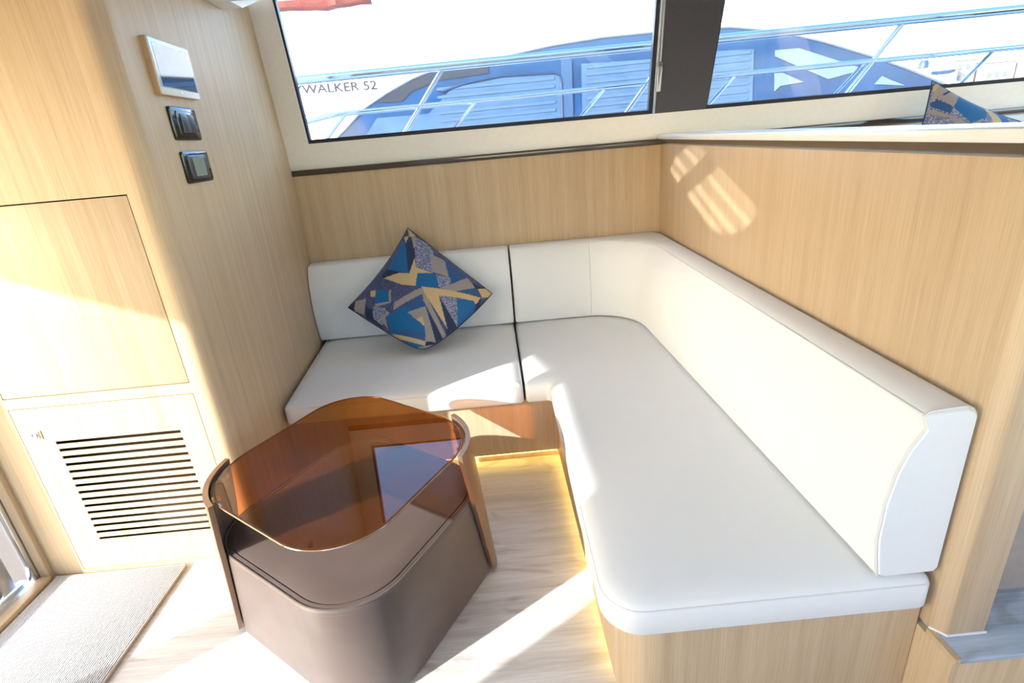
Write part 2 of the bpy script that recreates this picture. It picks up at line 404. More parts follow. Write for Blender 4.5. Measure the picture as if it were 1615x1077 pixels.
for y0 in (2.035, 2.053): 
    dg.add([on_side(y0,1.478,.0153),on_side(y0+.012,1.478,.0153),on_side(y0+.012,1.480,.0153),on_side(y0,1.480,.0153)],[(0,1,2,3)])
    dg.add([on_side(y0,1.498,.0153),on_side(y0+.012,1.498,.0153),on_side(y0+.012,1.500,.0153),on_side(y0,1.500,.0153)],[(0,1,2,3)])
    dg.add([on_side(y0+.010,1.478,.0153),on_side(y0+.012,1.478,.0153),on_side(y0+.012,1.500,.0153),on_side(y0+.010,1.500,.0153)],[(0,1,2,3)])
link('digits', dg, plain('lcd_digit', (.09,.11,.085), .4), t)

# ================================================================ COUNTER ON THE PARTITION
t = thing('countertop', 'long white stone counter slab on the oak partition', 'countertop', (1.04, 2.0, 1.386))
link('slab', MB().prism(fillet([(.957,.86),(1.145,.86),(1.145,3.174),(.957,3.174)], [.02,.02,0,0], 5), 1.411, 1.437), STONE, t, bevel=.004)
link('neck', MB().box(.988, 1.12, .905, 3.174, 1.389, 1.411), plain('brown_recess', (.12,.085,.055), .3, 0, .5), t)
link('lip', MB().box(.977, 1.10, .900, 3.174, 1.3855, 1.3895), ALU, t)

# raised floor of the galley, and what shows beyond the partition end
t = thing('step', 'raised galley floor with grey wood tread tinted sky blue past the partition end', 'step', (1.6, 1.2, 0))
link('riser', MB().box(.976, 3.9, .846, 2.4, 0, .262), OAK, t, bevel=.003)
link('tread', MB().box(.990, 3.9, .842, 2.4, .262, .2785), STEPW, t, bevel=.003)
link('edge_strip', MB().box(.976, .990, .842, .93, .262, .2785), OAK, t)
t = thing('galley_cabinet', 'wood cabinet in painted taupe shade on the raised floor behind the partition end', 'cabinet', (1.6, 1.6, .28))
link('carcass', MB().box(1.115, 2.2, 1.012, 2.3, .279, 1.2), TAUPE, t, bevel=.003)
link('plinth', MB().box(1.112, 2.2, 1.006, 1.012, .279, .286), ALU, t)
link('skirting', MB().prism([(.979,.929),(1.003,.900),(1.100,.900),(1.100,.9025),(1.0035,.9025),(.9805,.930)], .279, .285), WHITEP, t)

# ================================================================ BENCH
bench = thing('corner_bench', 'L-shaped pale oak bench base with a yellow light strip at floor level', 'bench', (.3, 2.2, 0))
bp = fillet([(.974,3.18),(-1.112,3.18),(-1.0575,2.24),(.208,2.24),(.222,.957),(.974,.957)], [0,0,0,.012,.11,0], 10)
if area(bp) < 0: bp = bp[::-1]
link('base', MB().prism(bp, .045, .334), OAK, bench, smooth=True)
pp = fillet([(.974,3.15),(-1.105,3.15),(-1.0585,2.262),(.232,2.262),(.246,.985),(.974,.985)], [0,0,0,.01,.10,0], 10)
link('plinth', MB().prism(pp, 0, .045), OAK, bench, smooth=True)
ls = MB().box(-1.055, .225, 2.2535, 2.2595, .034, .0435)
ls.rings([[(.2255,2.25,.034),(.2305,2.25,.034),(.2305,2.25,.0435),(.2255,2.25,.0435)], [(.238,1.10,.034),(.243,1.10,.034),(.243,1.10,.0435),(.238,1.10,.0435)]])
led = link('light_strip', ls, glow('warm_light', (1, .68, .13), 13), bench)
led['label'] = 'glowing yellow light strip'

# ---- cushions
SP = [(.022,.335),(.008,.339),(0,.350),(0,.412),(.005,.425),(.016,.434),(.05,.441),(.12,.445)]
def soft2(pts, rad, prof, n=6):
    if area(pts) < 0: pts, rad = pts[::-1], rad[::-1]
    rs = []
    for d, z in prof:
        q = inset(pts, d); rr = []
        for k in range(len(pts)):
            a, p, c = Vector(pts[k-1]), Vector(pts[k]), Vector(pts[(k+1) % len(pts)])
            conv = (p.x-a.x)*(c.y-p.y)-(p.y-a.y)*(c.x-p.x) > 0
            rr.append(max(.004, rad[k]-d) if conv else rad[k]+d*.2)
        rs.append([(x, y, z) for x, y in fillet(q, rr, n)])
    return MB().rings(rs)
c1 = link('seat_cushion', soft2([(-1.040,2.19),(.060,2.19),(.060,3.165),(-1.103,3.165)], [.03,.022,.02,.02], SP), VINYL, smooth=True)
tag(c1, 'white square-ended seat cushion on the short back bench, below the blue throw pillow', 'cushion', 'white cushions of the corner bench')
pf = [(-1.036, 2.2), (-.9, 2.1905), (-.5, 2.1905), (.03, 2.1905), (.052, 2.20)]
link('piping', MB().tube([(x, y+.002, .420) for x, y in pf], .0022, 6), SEAM, c1, smooth=True)
LQ = ([(.070,2.19),(.187,2.19),(.176,.930),(.972,.930),(.972,3.165),(.070,3.165)], [.02,.03,.10,.03,.02,.02])
LP = fillet(*LQ, 8)
c2 = link('seat_cushion', soft2(*LQ, SP, 8), VINYL, smooth=True)
tag(c2, 'long white L-shaped seat cushion along the right side of the bench', 'cushion', 'white cushions of the corner bench')
LPc = LP if area(LP) > 0 else LP[::-1]
edge = [p for p in inset(LPc, .003) if p[1] < 2.17 and (p[0] < .5 or p[1] < .935)]
edge = sorted(edge, key=lambda p: (0, -p[1]) if p[0] < .29 and p[1] > .94 else (1, p[0]))
link('piping', MB().tube([(x, y, .420) for x, y in edge], .0022, 6), SEAM, c2, smooth=True)

# back cushions: a bulged profile swept along the wall
def bprof(tb, ts):                                        # (distance from wall, z), bottom front -> top back
    b = tb-.18
    return [(tb-.020,.4475),(tb-.004,.455),(tb+.005,.50),(tb+.014,.56),(tb+.013,.66),(tb+.001,.745),(tb-.018,.805),(tb-.045,.853),(ts+.004,.883),(ts-.006,.8905),(ts-.04,.894),(.03,.896),(.012,.890),(.004,.878),(.004,.46),(.012,.449)]
WX, WY = .978, 3.182
CX, CY, RI = .496, 2.730, .28
def station_back(x, tb):
    return [(x, WY-dw, z) for dw, z in bprof(tb, .10)]
def station_side(y, tb):
    return [(WX-dw, y, z) for dw, z in bprof(tb, .115)]
def station_arc(ph, tb):
    c, s = math.cos(ph), math.sin(ph); out = []
    tw = min((WX-CX)/c if c > 1e-6 else 9, (WY-CY)/s if s > 1e-6 else 9)
    wx, wy = CX+c*tw, CY+s*tw
    for k, (dw, z) in enumerate(bprof(tb, .11)):
        if dw < .035: 
            q = (wx-c*dw, wy-s*dw)
        else:
            r = RI + tb - dw
            q = (CX+c*r, CY+s*r)
        out.append((q[0], q[1], z))
    return out
def cap_in(st, nrm, d=.010):                              # small rounded end
    cz = sum(p[2] for p in st)/len(st); cx_ = sum(p[0] for p in st)/len(st); cy_ = sum(p[1] for p in st)/len(st)
    return [(p[0]+(cx_-p[0])*.06*(abs(nrm[0]) < .5) + nrm[0]*d, p[1]+(cy_-p[1])*.06*(abs(nrm[1]) < .5) + nrm[1]*d, p[2]+(cz-p[2])*.03) for p in st]
xs = [-1.112, -1.0, -.6, -.2, .03, .052]
S_ = [station_back(x, .172) for x in xs]
def shift(st, dx=0, dy=0): return [(p[0]+dx, p[1]+dy, p[2]) for p in st]
# left end leans with the cabinet side
S_[0] = [(-1.1085 + .0585*(3.182-y)-.002, y, z) for x, y, z in S_[0]]
e0 = cap_in(shift(S_[0], .0), (-1,0), .0); S_[0] = shift(S_[0], .012); 
e1 = cap_in(S_[-1], (1,0), .009)
bk = MB().rings([e0]+S_+[e1])
b1 = link('back_cushion', bk, VINYL, smooth=True)
tag(b1, 'short white backrest cushion behind the blue throw pillow, next to the cabinet', 'cushion', 'white cushions of the corner bench')
s2 = [station_back(x, .172) for x in (.082, .10, .3, .45)]
s2 = [cap_in(s2[0], (-1,0), .009)] + s2
NA = 14
for i in range(NA+1):
    ph = math.pi/2*(1-i/NA); s2.append(station_arc(ph, .172+.030*i/NA))
ys = [2.6, 2.2, 1.8, 1.4, 1.1, .965, .945]
s2 += [station_side(y, .202-.05*(2.73-y)/1.8) for y in ys]
s2.append(cap_in(s2[-1], (0,-1), .008))
b2 = link('back_cushion', MB().rings(s2), VINYL, smooth=True)
tag(b2, 'long white wrap-around backrest cushion curving through the corner and along the oak partition', 'cushion', 'white cushions of the corner bench')
top_seam = [st[8] for st in s2[1:-1]]
link('piping', MB().tube([(x, y, z+.0015) for x, y, z in top_seam], .0024, 6), SEAM, b2, smooth=True)
endp = [(p[0], p[1]-.0015, p[2]) for p in s2[-2][:12]]
link('end_piping', MB().tube(endp, .0034, 6), SEAM, b2, smooth=True)
kj = 6
link('joint_seam', MB().tube([(p[0], p[1]-.001, p[2]) for p in s2[kj][1:10]], .0016, 6), SEAM, b2, smooth=True)

# ================================================================ THROW PILLOWS
PATTERN = [('n',[(-0.171,0.834),(0.023,0.816),(0.158,0.374),(0.079,0.525),(-0.183,0.745)]),('t',[(0.685,0.965),(0.011,0.805),(0.167,0.346),(0.46,0.543),(0.699,0.876)]),('n',[(0.875,0.873),(0.688,0.867),(0.166,0.362),(0.517,0.473),(0.723,0.654)]),('g',[(0.98,1.0),(1.0,0.983),(0.955,0.763),(0.86,0.863)]),('g',[(0.785,0.962),(0.866,0.879),(0.689,0.849)]),('a',[(0.886,0.826),(0.949,0.748),(0.776,0.64),(0.686,0.627)]),('s',[(0.925,0.748),(0.986,0.52),(0.896,0.288),(0.485,-0.019),(0.36,0.324),(0.689,0.601)]),('a',[(0.808,0.305),(0.886,0.01),(0.627,-0.279),(0.497,-0.01)]),('b',[(0.902,0.021),(0.936,-0.508),(0.545,-0.421),(0.614,-0.289)]),('g',[(0.526,0.487),(0.175,0.335),(0.079,0.525),(-0.183,0.745),(-0.104,0.303),(0.035,0.049),(0.277,0.206),(0.477,-0.025),(0.36,0.324)]),('t',[(0.277,0.206),(0.51,-0.066),(0.26,-0.327),(0.113,-0.078),(0.031,0.045)]),('s',[(0.497,-0.076),(0.634,-0.305),(0.504,-0.406),(0.281,-0.326)]),('a',[(0.29,-0.335),(0.903,-0.505),(0.83,-0.734),(0.415,-0.525)]),('n',[(0.865,-0.635),(1.0,-0.86),(0.808,-0.752)]),('g',[(0.847,-0.777),(1.0,-0.865),(1.0,-1.0),(0.869,-1.0),(0.759,-0.934)]),('b',[(0.452,-0.557),(0.816,-0.745),(0.735,-0.926),(0.704,-0.923)]),('n',[(0.099,-0.489),(0.053,-0.693),(-0.074,-1.0),(-0.252,-1.0),(-0.396,-1.0),(-0.219,-0.821)]),('s',[(0.164,-0.404),(0.362,-0.646),(-0.079,-1.0),(-0.095,-1.0),(0.048,-0.647)]),('t',[(0.371,-0.654),(0.574,-0.87),(0.438,-1.0),(0.187,-1.0),(-0.087,-1.0)]),('n',[(0.54,-0.943),(0.735,-0.926),(0.613,-1.0),(0.42,-1.0)]),('t',[(-0.454,0.708),(-0.326,0.457),(-0.511,0.271),(-0.686,0.513)]),('a',[(-0.326,0.457),(-0.302,0.417),(-0.51,0.23),(-0.735,0.457),(-0.69,0.509),(-0.512,0.28)]),('a',[(-0.85,0.968),(-0.692,0.769),(-0.961,0.576),(-1.0,0.826)]),('n',[(-1.0,1.0),(-0.811,0.969),(-1.0,0.831)]),('g',[(-0.528,0.808),(-0.462,0.712),(-0.577,0.613),(-0.619,0.708)]),('n',[(-0.822,0.66),(-0.806,0.487),(-1.0,0.023),(-1.0,0.511)]),('s',[(-0.754,0.51),(-0.663,0.273),(-0.698,0.108),(-0.962,0.093),(-0.927,0.366)]),('b',[(-0.442,-0.073),(-0.066,-0.135),(-0.195,-0.352),(-0.482,-0.175)]),('t',[(-0.796,0.138),(-0.391,-0.068),(-0.522,-0.617),(-0.697,-0.795),(-0.956,-0.143)]),('a',[(-0.852,0.24),(-0.671,0.129),(-0.804,0.125),(-0.971,-0.075)]),('a',[(-0.472,0.17),(0.088,-0.063),(0.031,-0.17),(-0.618,0.076)]),('b',[(-0.978,-0.086),(-0.625,-0.715),(-0.768,-0.846),(-1.0,-0.295)]),('a',[(-0.492,-0.176),(-0.183,-0.356),(-0.654,-0.984),(-0.774,-0.847),(-0.517,-0.602)]),('g',[(-0.511,-0.388),(-0.387,-0.452),(-0.517,-0.602)]),('n',[(-0.207,-0.396),(-0.498,-1.0),(-0.654,-0.984)]),('a',[(0.088,-0.063),(-0.004,-0.245),(-0.404,-1.0),(-0.485,-1.0),(-0.115,-0.253)]),('g',[(0.097,-0.049),(0.734,-0.918),(0.536,-0.946),(0.569,-0.874),(0.16,-0.391),(-0.277,-0.93),(-0.007,-0.241)]),('g',[(-1.0,-0.152),(-0.77,-0.843),(-0.874,-0.928),(-1.0,-0.418)]),('t',[(-1.0,-0.386),(-0.87,-0.925),(-1.0,-0.829)]),('n',[(-0.768,-0.853),(-0.645,-0.991),(-0.71,-1.0),(-0.864,-0.92)]),('g',[(-0.636,-0.996),(-0.423,-1.0),(-0.739,-1.0)]),('a',[(-1.0,-0.829),(-0.87,-0.925),(-0.72,-1.0),(-0.739,-1.0),(-0.971,-1.0),(-1.0,-0.975)])]
PCOL = {'t': (.006,.105,.27), 'b': (.022,.075,.20), 'n': (.012,.024,.062), 'g': (.52,.36,.17), 'a': (.27,.235,.22), 's': (.075,.095,.20)}
def jacquard(name, c, kind):
    m, n, out = newmat(name); b = bsdf(n, out, .62 if kind == 'plain' else .75, 0, .3)
    v = coords(n, (1,1,1)); f = noise(n, v, 520, 2)
    if kind == 'plain': k = ramp(n, f, [(.3, tuple(x*.88 for x in c)), (.7, tuple(x*1.1 for x in c))])
    elif kind == 'fleck':
        f2 = noise(n, v, 260, 4, .7); k = mix(n, ramp(n, f2, [(.56,(0,0,0)),(.66,(1,1,1))]), c, (.46,.35,.23))
    else:
        f2 = noise(n, v, 150, 3, .6, 1.2); k = mix(n, ramp(n, f2, [(.50,(0,0,0)),(.56,(1,1,1))]), c, (.42,.41,.44))
    n.links.new(k, b.inputs['Base Color']); b.inputs['Sheen Weight'].default_value = .15
    bump(n, b, f, .2, .002); return m
PM = [jacquard('blue_navy_fleck', (.035,.05,.13), 'fleck'), jacquard('teal_weave', PCOL['t'], 'plain'), jacquard('blue_weave', PCOL['b'], 'plain'),
      jacquard('navy_weave', PCOL['n'], 'plain'), jacquard('gold_weave', PCOL['g'], 'plain'), jacquard('taupe_fleck', PCOL['a'], 'fleck'), jacquard('silver_scribble', PCOL['s'], 'scribble')]
PIX = {'t': 1, 'b': 2, 'n': 3, 'g': 4, 'a': 5, 's': 6}
def inside(p, u, v):
    r = False; j = len(p)-1
    for i in range(len(p)):
        if (p[i][1] > v) != (p[j][1] > v) and u < (p[j][0]-p[i][0])*(v-p[i][1])/(p[j][1]-p[i][1])+p[i][0]: r = not r
        j = i
    return r
BOX = [(PIX[c], p, min(q[0] for q in p), max(q[0] for q in p), min(q[1] for q in p), max(q[1] for q in p)) for c, p in PATTERN]
PATTERN_B = [('b',[(0.03,1.0),(0.93,1.0),(1.0,0.93),(0.78,1.0),(0.38,1.0),(0.05,1.0)]),('t',[(0.98,0.43),(0.98,-0.12),(0.88,-0.2),(0.68,-0.15),(0.48,0.15),(0.65,0.55)]),('a',[(0.7,0.88),(0.98,0.62),(0.98,0.43),(0.65,0.55)]),('a',[(0.78,0.98),(1.0,0.85),(0.98,0.68),(0.73,0.88),(0.58,0.98)]),('n',[(0.73,0.85),(0.98,0.65),(0.98,0.58),(0.78,0.8)]),('g',[(0.78,0.98),(0.9,0.98),(1.0,0.9),(1.0,0.83)]),('b',[(0.55,0.98),(0.68,0.88),(0.65,0.55),(0.48,0.6),(0.48,0.95)]),('a',[(0.45,1.0),(0.45,0.85),(0.45,0.6),(0.45,0.33),(0.43,0.18),(0.33,0.3),(0.4,0.6),(0.35,0.83),(0.35,1.0)]),('a',[(0.35,0.3),(0.45,0.15),(0.7,-0.12),(0.53,-0.05),(0.35,0.2)]),('g',[(0.98,-0.12),(0.98,-0.27),(0.9,-0.45),(0.73,-0.6),(0.62,-0.4),(0.8,-0.27)]),('t',[(0.98,-0.3),(0.98,-0.65),(0.8,-0.72),(0.73,-0.6),(0.9,-0.45)])]
BOX_B = [(PIX[c], p, min(q[0] for q in p), max(q[0] for q in p), min(q[1] for q in p), max(q[1] for q in p)) for c, p in PATTERN_B]
def pattern(u, v, BOX=BOX):
    r = 0 if BOX is not BOX_B else 6
    for k, p, a, b_, c, d_ in BOX:
        if a <= u <= b_ and c <= v <= d_ and inside(p, u, v): r = k
    return r
def pillow(name, B, Rt, T, L, N=130, TH=.092, KE=(.08,.08,.08,.08), blunt=0, boxes=None, label='', where=None):
    B, Rt, T, L = map(Vector, (B, Rt, T, L)); n = (Rt-L).cross(T-B).normalized()
    if n.y > 0: n = -n
    def S(u, v, sg):
        uu = u*(1-(KE[0] if u < 0 else KE[1])*(1-v*v)); vv = v*(1-(KE[2] if v < 0 else KE[3])*(1-u*u))
        k_ = 1-blunt*((1-u)*(1-v)/4)**9; uu *= k_; vv *= k_; a = (uu+1)/2; b_ = (vv+1)/2
        h = max(0, (1-u*u)*(1-v*v))**.5
        return B*(1-a)*(1-b_)+Rt*a*(1-b_)+T*a*b_+L*(1-a)*b_ + n*(TH*h*sg)
    top = thing(name, label, 'pillow', where or tuple(B), 'patterned throw pillows')
    def surf(nm, sg, N):
        vs = [S(2*i/N-1, 2*j/N-1, sg) for j in range(N+1) for i in range(N+1)]
        fs = [(j*(N+1)+i, j*(N+1)+i+1, (j+1)*(N+1)+i+1, (j+1)*(N+1)+i) for j in range(N) for i in range(N)]
        o = link(nm, MB().add(vs, fs), None, top, smooth=True)
        for m_ in PM: o.data.materials.append(m_)
        for f in o.data.polygons:
            p = f.index; i, j = p % N, p//N
            f.material_index = pattern(2*(i+.5)/N-1, 2*(j+.5)/N-1, boxes or BOX) if sg > 0 else 3
        return o
    surf('patterned_front', 1, N); surf('plain_back', -.55, 24)
    rim = [S(2*i/24-1, -1, 0) for i in range(24)]+[S(1, 2*i/24-1, 0) for i in range(24)]+[S(1-2*i/24, 1, 0) for i in range(24)]+[S(-1, 1-2*i/24, 0) for i in range(24)]
    link('edge_seam', MB().tube(rim, .0035, 6, True), PM[3], top, smooth=True)
    return top
pillow('throw_pillow', (-.4412,2.6303,.455), (-.0505,2.847,.693), (-.4968,3.085,1.055), (-.832,2.79,.705),
       KE=(-.01,.005,-.05,.085), blunt=.10, label='blue, navy and gold geometric throw pillow standing on its corner on the short bench cushion')
pillow('throw_pillow', (2.645,2.78,.875), (2.81,2.90,1.345), (2.37,3.01,1.585), (2.205,2.89,1.11), N=90, TH=.07, boxes=BOX_B, label='blue patterned throw pillow half hidden behind the stone counter, under the right window')

# ================================================================ COFFEE TABLE
def isect(p, a, q, b_):
    d1 = Vector((math.cos(a), math.sin(a))); d2 = Vector((math.cos(b_), math.sin(b_))); p, q = Vector(p), Vector(q)
    den = d1.x*d2.y-d1.y*d2.x; t_ = ((q-p).x*d2.y-(q-p).y*d2.x)/den; return tuple(p+d1*t_)
RF = ((-.134,1.529), R(60.1)); LF = ((-.970,1.366), R(-36.9)); BR = ((-.382,1.826), R(-38)); BL = ((-.940,1.566), R(60.3))
cF = isect(*RF, *LF); cR = isect(*RF, *BR); cB = isect(*BL, *BR); cL = isect(*BL, *LF)
def tout(z):
    f = max(0, min(1, z/.575)); r_ = .105+.15*f
    p = fillet([cF, cR, cB, cL], [.20, r_, .19, r_], 16)
    return p if area(p) > 0 else p[::-1]
tpoly = tout(.37); gpoly = tout(.565)
ctr = Vector((sum(p[0] for p in tpoly)/len(tpoly), sum(p[1] for p in tpoly)/len(tpoly)))
TZ, GZ = .372, .562
tb = thing('coffee_table', 'brown leather coffee table with raised amber glass top, standing on the floor before the bench', 'table', (ctr.x, ctr.y, 0))
link('body', MB().rings([[(x, y, z) for x, y in inset(tout(z), d_)] for d_, z in [(.010,.004),(.003,.010),(0,.02),(0,.12),(0,.24),(0,TZ-.014),(.003,TZ-.005),(.010,TZ),(.020,TZ+.0005),(.023,TZ-.004)]]), LEATHER, tb, smooth=True)
link('top_panel', soft(tpoly, [(.0235,TZ-.006),(.0245,TZ+.0005),(.034,TZ+.003),(.09,TZ+.004)]), LEATHER, tb, smooth=True)
rim = inset(tpoly, .0045)
link('rim_piping', MB().tube([(x,y,TZ-.002) for x,y in rim], .0042, 8, True), LEATHER, tb, smooth=True)
def resample(poly, n):
    P = [Vector(p) for p in poly]; Ls = [0]
    for i in range(len(P)): Ls.append(Ls[-1]+(P[(i+1) % len(P)]-P[i]).length)
    tot = Ls[-1]
    def at(s):
        s %= tot
        for i in range(len(P)):
            if Ls[i+1] >= s:
                f = (s-Ls[i])/max(1e-9, Ls[i+1]-Ls[i]); a, c = P[i], P[(i+1) % len(P)]; q = a.lerp(c, f); t_ = (c-a).normalized()
                return q, Vector((t_.y, -t_.x))
        return P[0], Vector((1, 0))
    return at, tot
at, tot = resample(tpoly, 0)
stit = MB(); k = 0.0
while k < tot:
    q, nn = at(k); tt = Vector((-nn.y, nn.x))
    for s_ in (1,):
        c = q + nn*.0006
        stit.add([(c.x-tt.x*.0022, c.y-tt.y*.0022, TZ-.0185), (c.x+tt.x*.0022, c.y+tt.y*.0022, TZ-.0175), (c.x+tt.x*.0022, c.y+tt.y*.0022, TZ-.0160), (c.x-tt.x*.0022, c.y-tt.y*.0022, TZ-.0170)], [(0,1,2,3)])
    k += .0075
so = link('stitching', stit, plain('tan_thread', (.20,.135,.10), .7), tb); so['kind'] = 'stuff'
ATC = {}
def outline_at(z):
    k = round(z, 4)
    if k not in ATC: ATC[k] = resample(tout(z), 0)
    return ATC[k]
def param(pt, z):
    at, tot = outline_at(z); best = (9, 0); s_ = 0
    while s_ < tot:
        q, _ = at(s_); dd = (q-Vector(pt)).length
        if dd < best[0]: best = (dd, s_)
        s_ += .004
    return best[1]
def side_panel(front_pt, corner, sgn):
    tot0 = outline_at(0)[1]
    hb = ((param(corner, 0)-param(front_pt, 0))*sgn) % tot0; ht = hb+.085; hbk = hb*1.12
    nz, ns, z0, z1 = 16, 24, .012, .580
    SC = {}
    def srange(z):
        k = round(z, 4)
        if k not in SC: SC[k] = param(corner, z)
        sc = SC[k]; f = (z-z0)/(z1-z0); a = hb+(ht-hb)*f; b_ = hbk+(ht-hb)*.6*f
        if z-z0 < .07:
            r = .07; e = r-math.sqrt(max(0, r*r-(r-(z-z0))**2)); a -= e*.35; b_ -= e
        return sc-sgn*a, sc+sgn*b_
    vs = []; fs = []
    for layer, off in ((0,.0035),(1,.0165)):
        for i in range(nz+1):
            z = z0+(z1-z0)*(i/nz)**1.15; a, b_ = srange(z); at, tot = outline_at(z)
            for j in range(ns+1):
                s_ = a+(b_-a)*j/ns; q, nn = at(s_); o_ = off + .006*((z-z0)/(z1-z0))*(1 if layer else .5)
                vs.append((q.x+nn.x*o_, q.y+nn.y*o_, z))
    W = ns+1; LY = (nz+1)*W
    for i in range(nz):
        for j in range(ns):
            a = i*W+j; fs.append((a, a+1, a+W+1, a+W)); a += LY; fs.append((a, a+W, a+W+1, a+1))
    for i in range(nz):
        for j in (0, ns):
            a = i*W+j; fs.append((a, a+W, a+W+LY, a+LY))
    for j in range(ns):
        for i in (0, nz):
            a = i*W+j; fs.append((a, a+1, a+1+LY, a+LY))
    o = link('side_panel', MB().add(vs, fs), BRONZE, tb, smooth=True)
    # dark leather lining on the inner face, above the body
    vs = []; fs = []
    for i in range(7):
        z = TZ+.002+(z1-.012-TZ)*i/6; a, b_ = srange(z); at, tot = outline_at(z); a += sgn*.012; b_ -= sgn*.012
        for j in range(W):
            q, nn = at(a+(b_-a)*j/ns); vs.append((q.x+nn.x*.0025, q.y+nn.y*.0025, z))
    for i in range(6):
        for j in range(ns): a = i*W+j; fs.append((a, a+1, a+W+1, a+W))
    link('lining', MB().add(vs, fs), LEATHER, o, smooth=True)
    for q_ in (.25, .75):
        at, tot = outline_at(GZ); a, b_ = srange(GZ); q, nn = at(a+(b_-a)*q_); tt = Vector((-nn.y, nn.x)); m_ = MB()
        p0 = q-nn*.022
        m_.rings([[(c.x-tt.x*w_, c.y-tt.y*w_, zz) for c, w_, zz in ((q+nn*.002,.008,GZ-.012),(q+nn*.002,.008,GZ-.001),(p0,.008,GZ-.001),(p0,.008,GZ-.012))],
                  [(c.x+tt.x*w_, c.y+tt.y*w_, zz) for c, w_, zz in ((q+nn*.002,.008,GZ-.012),(q+nn*.002,.008,GZ-.001),(p0,.008,GZ-.001),(p0,.008,GZ-.012))]])
        link('glass_bracket', m_, GOLDF, o)
    return o
side_panel((-.134,1.529), cR, 1)
side_panel((-.970,1.366), cL, -1)
gl = link('glass_top', soft(gpoly, [(.011,GZ),(.008,GZ+.002),(.008,GZ+.009),(.011,GZ+.011)]), AMBER, tb)
gl['label'] = 'flat amber tinted glass top'
link('glass_edge', MB().tube([(x,y,GZ+.0055) for x,y in inset(gpoly, .0078)], .0028, 6, True), plain('polished_glass_edge', (.16,.09,.05), .08, 0, 1.0), tb, smooth=True)

# ================================================================ DOOR MAT, BLIND CHAIN, DINETTE SEAT
t = thing('door_mat', 'pale grey ribbed door mat in front of the vented oak cabinet door', 'mat', (-1.6, 1.25, 0))
link('weave', MB().box(-1.875, -1.362, .75, 1.722, .001, .011), MAT_WEAVE, t, bevel=.003)
link('binding', MB().tube([(-1.875, 1.722, .0065), (-1.362, 1.722, .0065), (-1.357, 1.715, .0065), (-1.355, .752, .0065), (-1.875, .75, .0065)], .0055, 8), plain('beige_binding', (.42,.35,.27), .8), t, smooth=True)
t = thing('blind_chain', 'white bead chain with a flat white pull beside the dark window pillar', 'blind chain', (.948, 3.135, 1.66))
ch = MB(); z = 1.80
while z < 2.24:
    for dx in (0, .006):
        x0, y0 = .954+.014*(z-1.8)+dx, yl(z, -.012)
        rs = [[(x0+r_*math.cos(a*math.pi/3), y0+r_*math.sin(a*math.pi/3), z+dz) for a in range(6)] for r_, dz in ((.0012,-.0022),(.0024,0),(.0012,.0022))]
        ch.rings(rs)
    z += .0055
c = link('beads', ch, WHITEP, t, smooth=True); c['kind'] = 'stuff'
link('cord', MB().tube([(.957, yl(1.79,-.012), 1.79), (.957+.0063, yl(2.24,-.012), 2.24)], .0009, 5), WHITEP, t)
pp_ = fillet([(.945,1.655),(.965,1.655),(.9685,1.765),(.960,1.795),(.954,1.795),(.946,1.765)], .006, 4)
pu = MB(); pu.rings([[(x, yl(z,-.003), z) for x,z in pp_], [(x, yl(z,-.016), z) for x,z in pp_], [(x, yl(z,-.019), z) for x,z in inset(pp_, .003)]])
link('pull', pu, WHITEP, t, smooth=True)
link('pull_hole', MB().tube([(.957, yl(1.782,-.0205), 1.782), (.957, yl(1.782,-.018), 1.782)], .0035, 8), RUBBER, t)
t = thing('dinette_sofa', 'white upholstered sofa beyond the stone counter under the right window', 'sofa', (2.6, 2.8, .28))
link('base', MB().box(1.25, 3.9, 2.45, 3.17, .279, .72), OAK, t)
link('seat', MB().box(1.25, 3.9, 2.42, 3.03, .72, .865), VINYL, t, bevel=.03, seg=4)
link('backrest', MB().box(1.16, 3.9, 3.03, 3.172, .86, 1.375), VINYL, t, bevel=.02, seg=4)

# ================================================================ OUTSIDE
t = thing('aft_deck', 'sunlit pale planked aft deck outside the glass door', 'deck', (-3, 1, -.05))
link('deck_base', MB().box(-4.6, -1.98, -2, 3.3, -.12, -.022), plain('deck_caulk', (.10,.09,.08), .8), t)
pk = link('plank', MB().box(-4.6, -2.032, -2.0, -1.907, -.022, -.004), plain('bleached_teak', (.50,.44,.36), .6, var=.12, scale=20), t)
for i in range(1, 54):
    c = pk.copy(); col.objects.link(c); c.parent = t; c.location.y = .098*i
rf = MB().rings([[(-1.96,-2,z),(-3.53,-2,z),(-3.53,-.23,z),(-3.63,.06,z),(-3.73,.36,z),(-4.2,1.6,z),(-4.5,3.4,z),(-1.96,3.4,z)] for z in (2.2, 2.38)])
tag(link('deck_roof', rf, WHITEG), 'white overhang sheltering the aft deck outside the glass door', 'roof')
struct('side_deck', MB().box(-2.0, 6, 3.33, 4.0, .95, 1.1), WHITEG)
struct('wall_outer', MB().box(-2.0, 6, 3.262, 3.33, -1, 1.40).box(-2.0, 6, 3.10, 3.33, 2.42, 2.6).box(-2.0, -1.14, 3.262, 3.33, 1.40, 2.42), WHITEG)
t = thing('deck_rail', 'polished steel rail with slanted posts just outside the windows', 'railing', (1.2, 3.9, 1.1))
def zt(x): return 1.944+.0115*(x+1.2)
link('top_rail', MB().tube([(x, 3.9, zt(x)) for x in (-2.5,-1.2,0,1.2,2.4,3.6,6)], .027, 14, sx=1.0), RAILST, t, smooth=True)
link('mid_rail', MB().tube([(-1.45,3.9,1.60),(-1.32,3.9,1.655),(-1.19,3.9,1.695),(-1.05,3.9,1.718),(-.85,3.9,1.727),(.2,3.9,1.733),(1.2,3.9,1.752),(2.6,3.9,1.764),(6,3.9,1.79)], .0165, 10), RAILST, t, smooth=True)
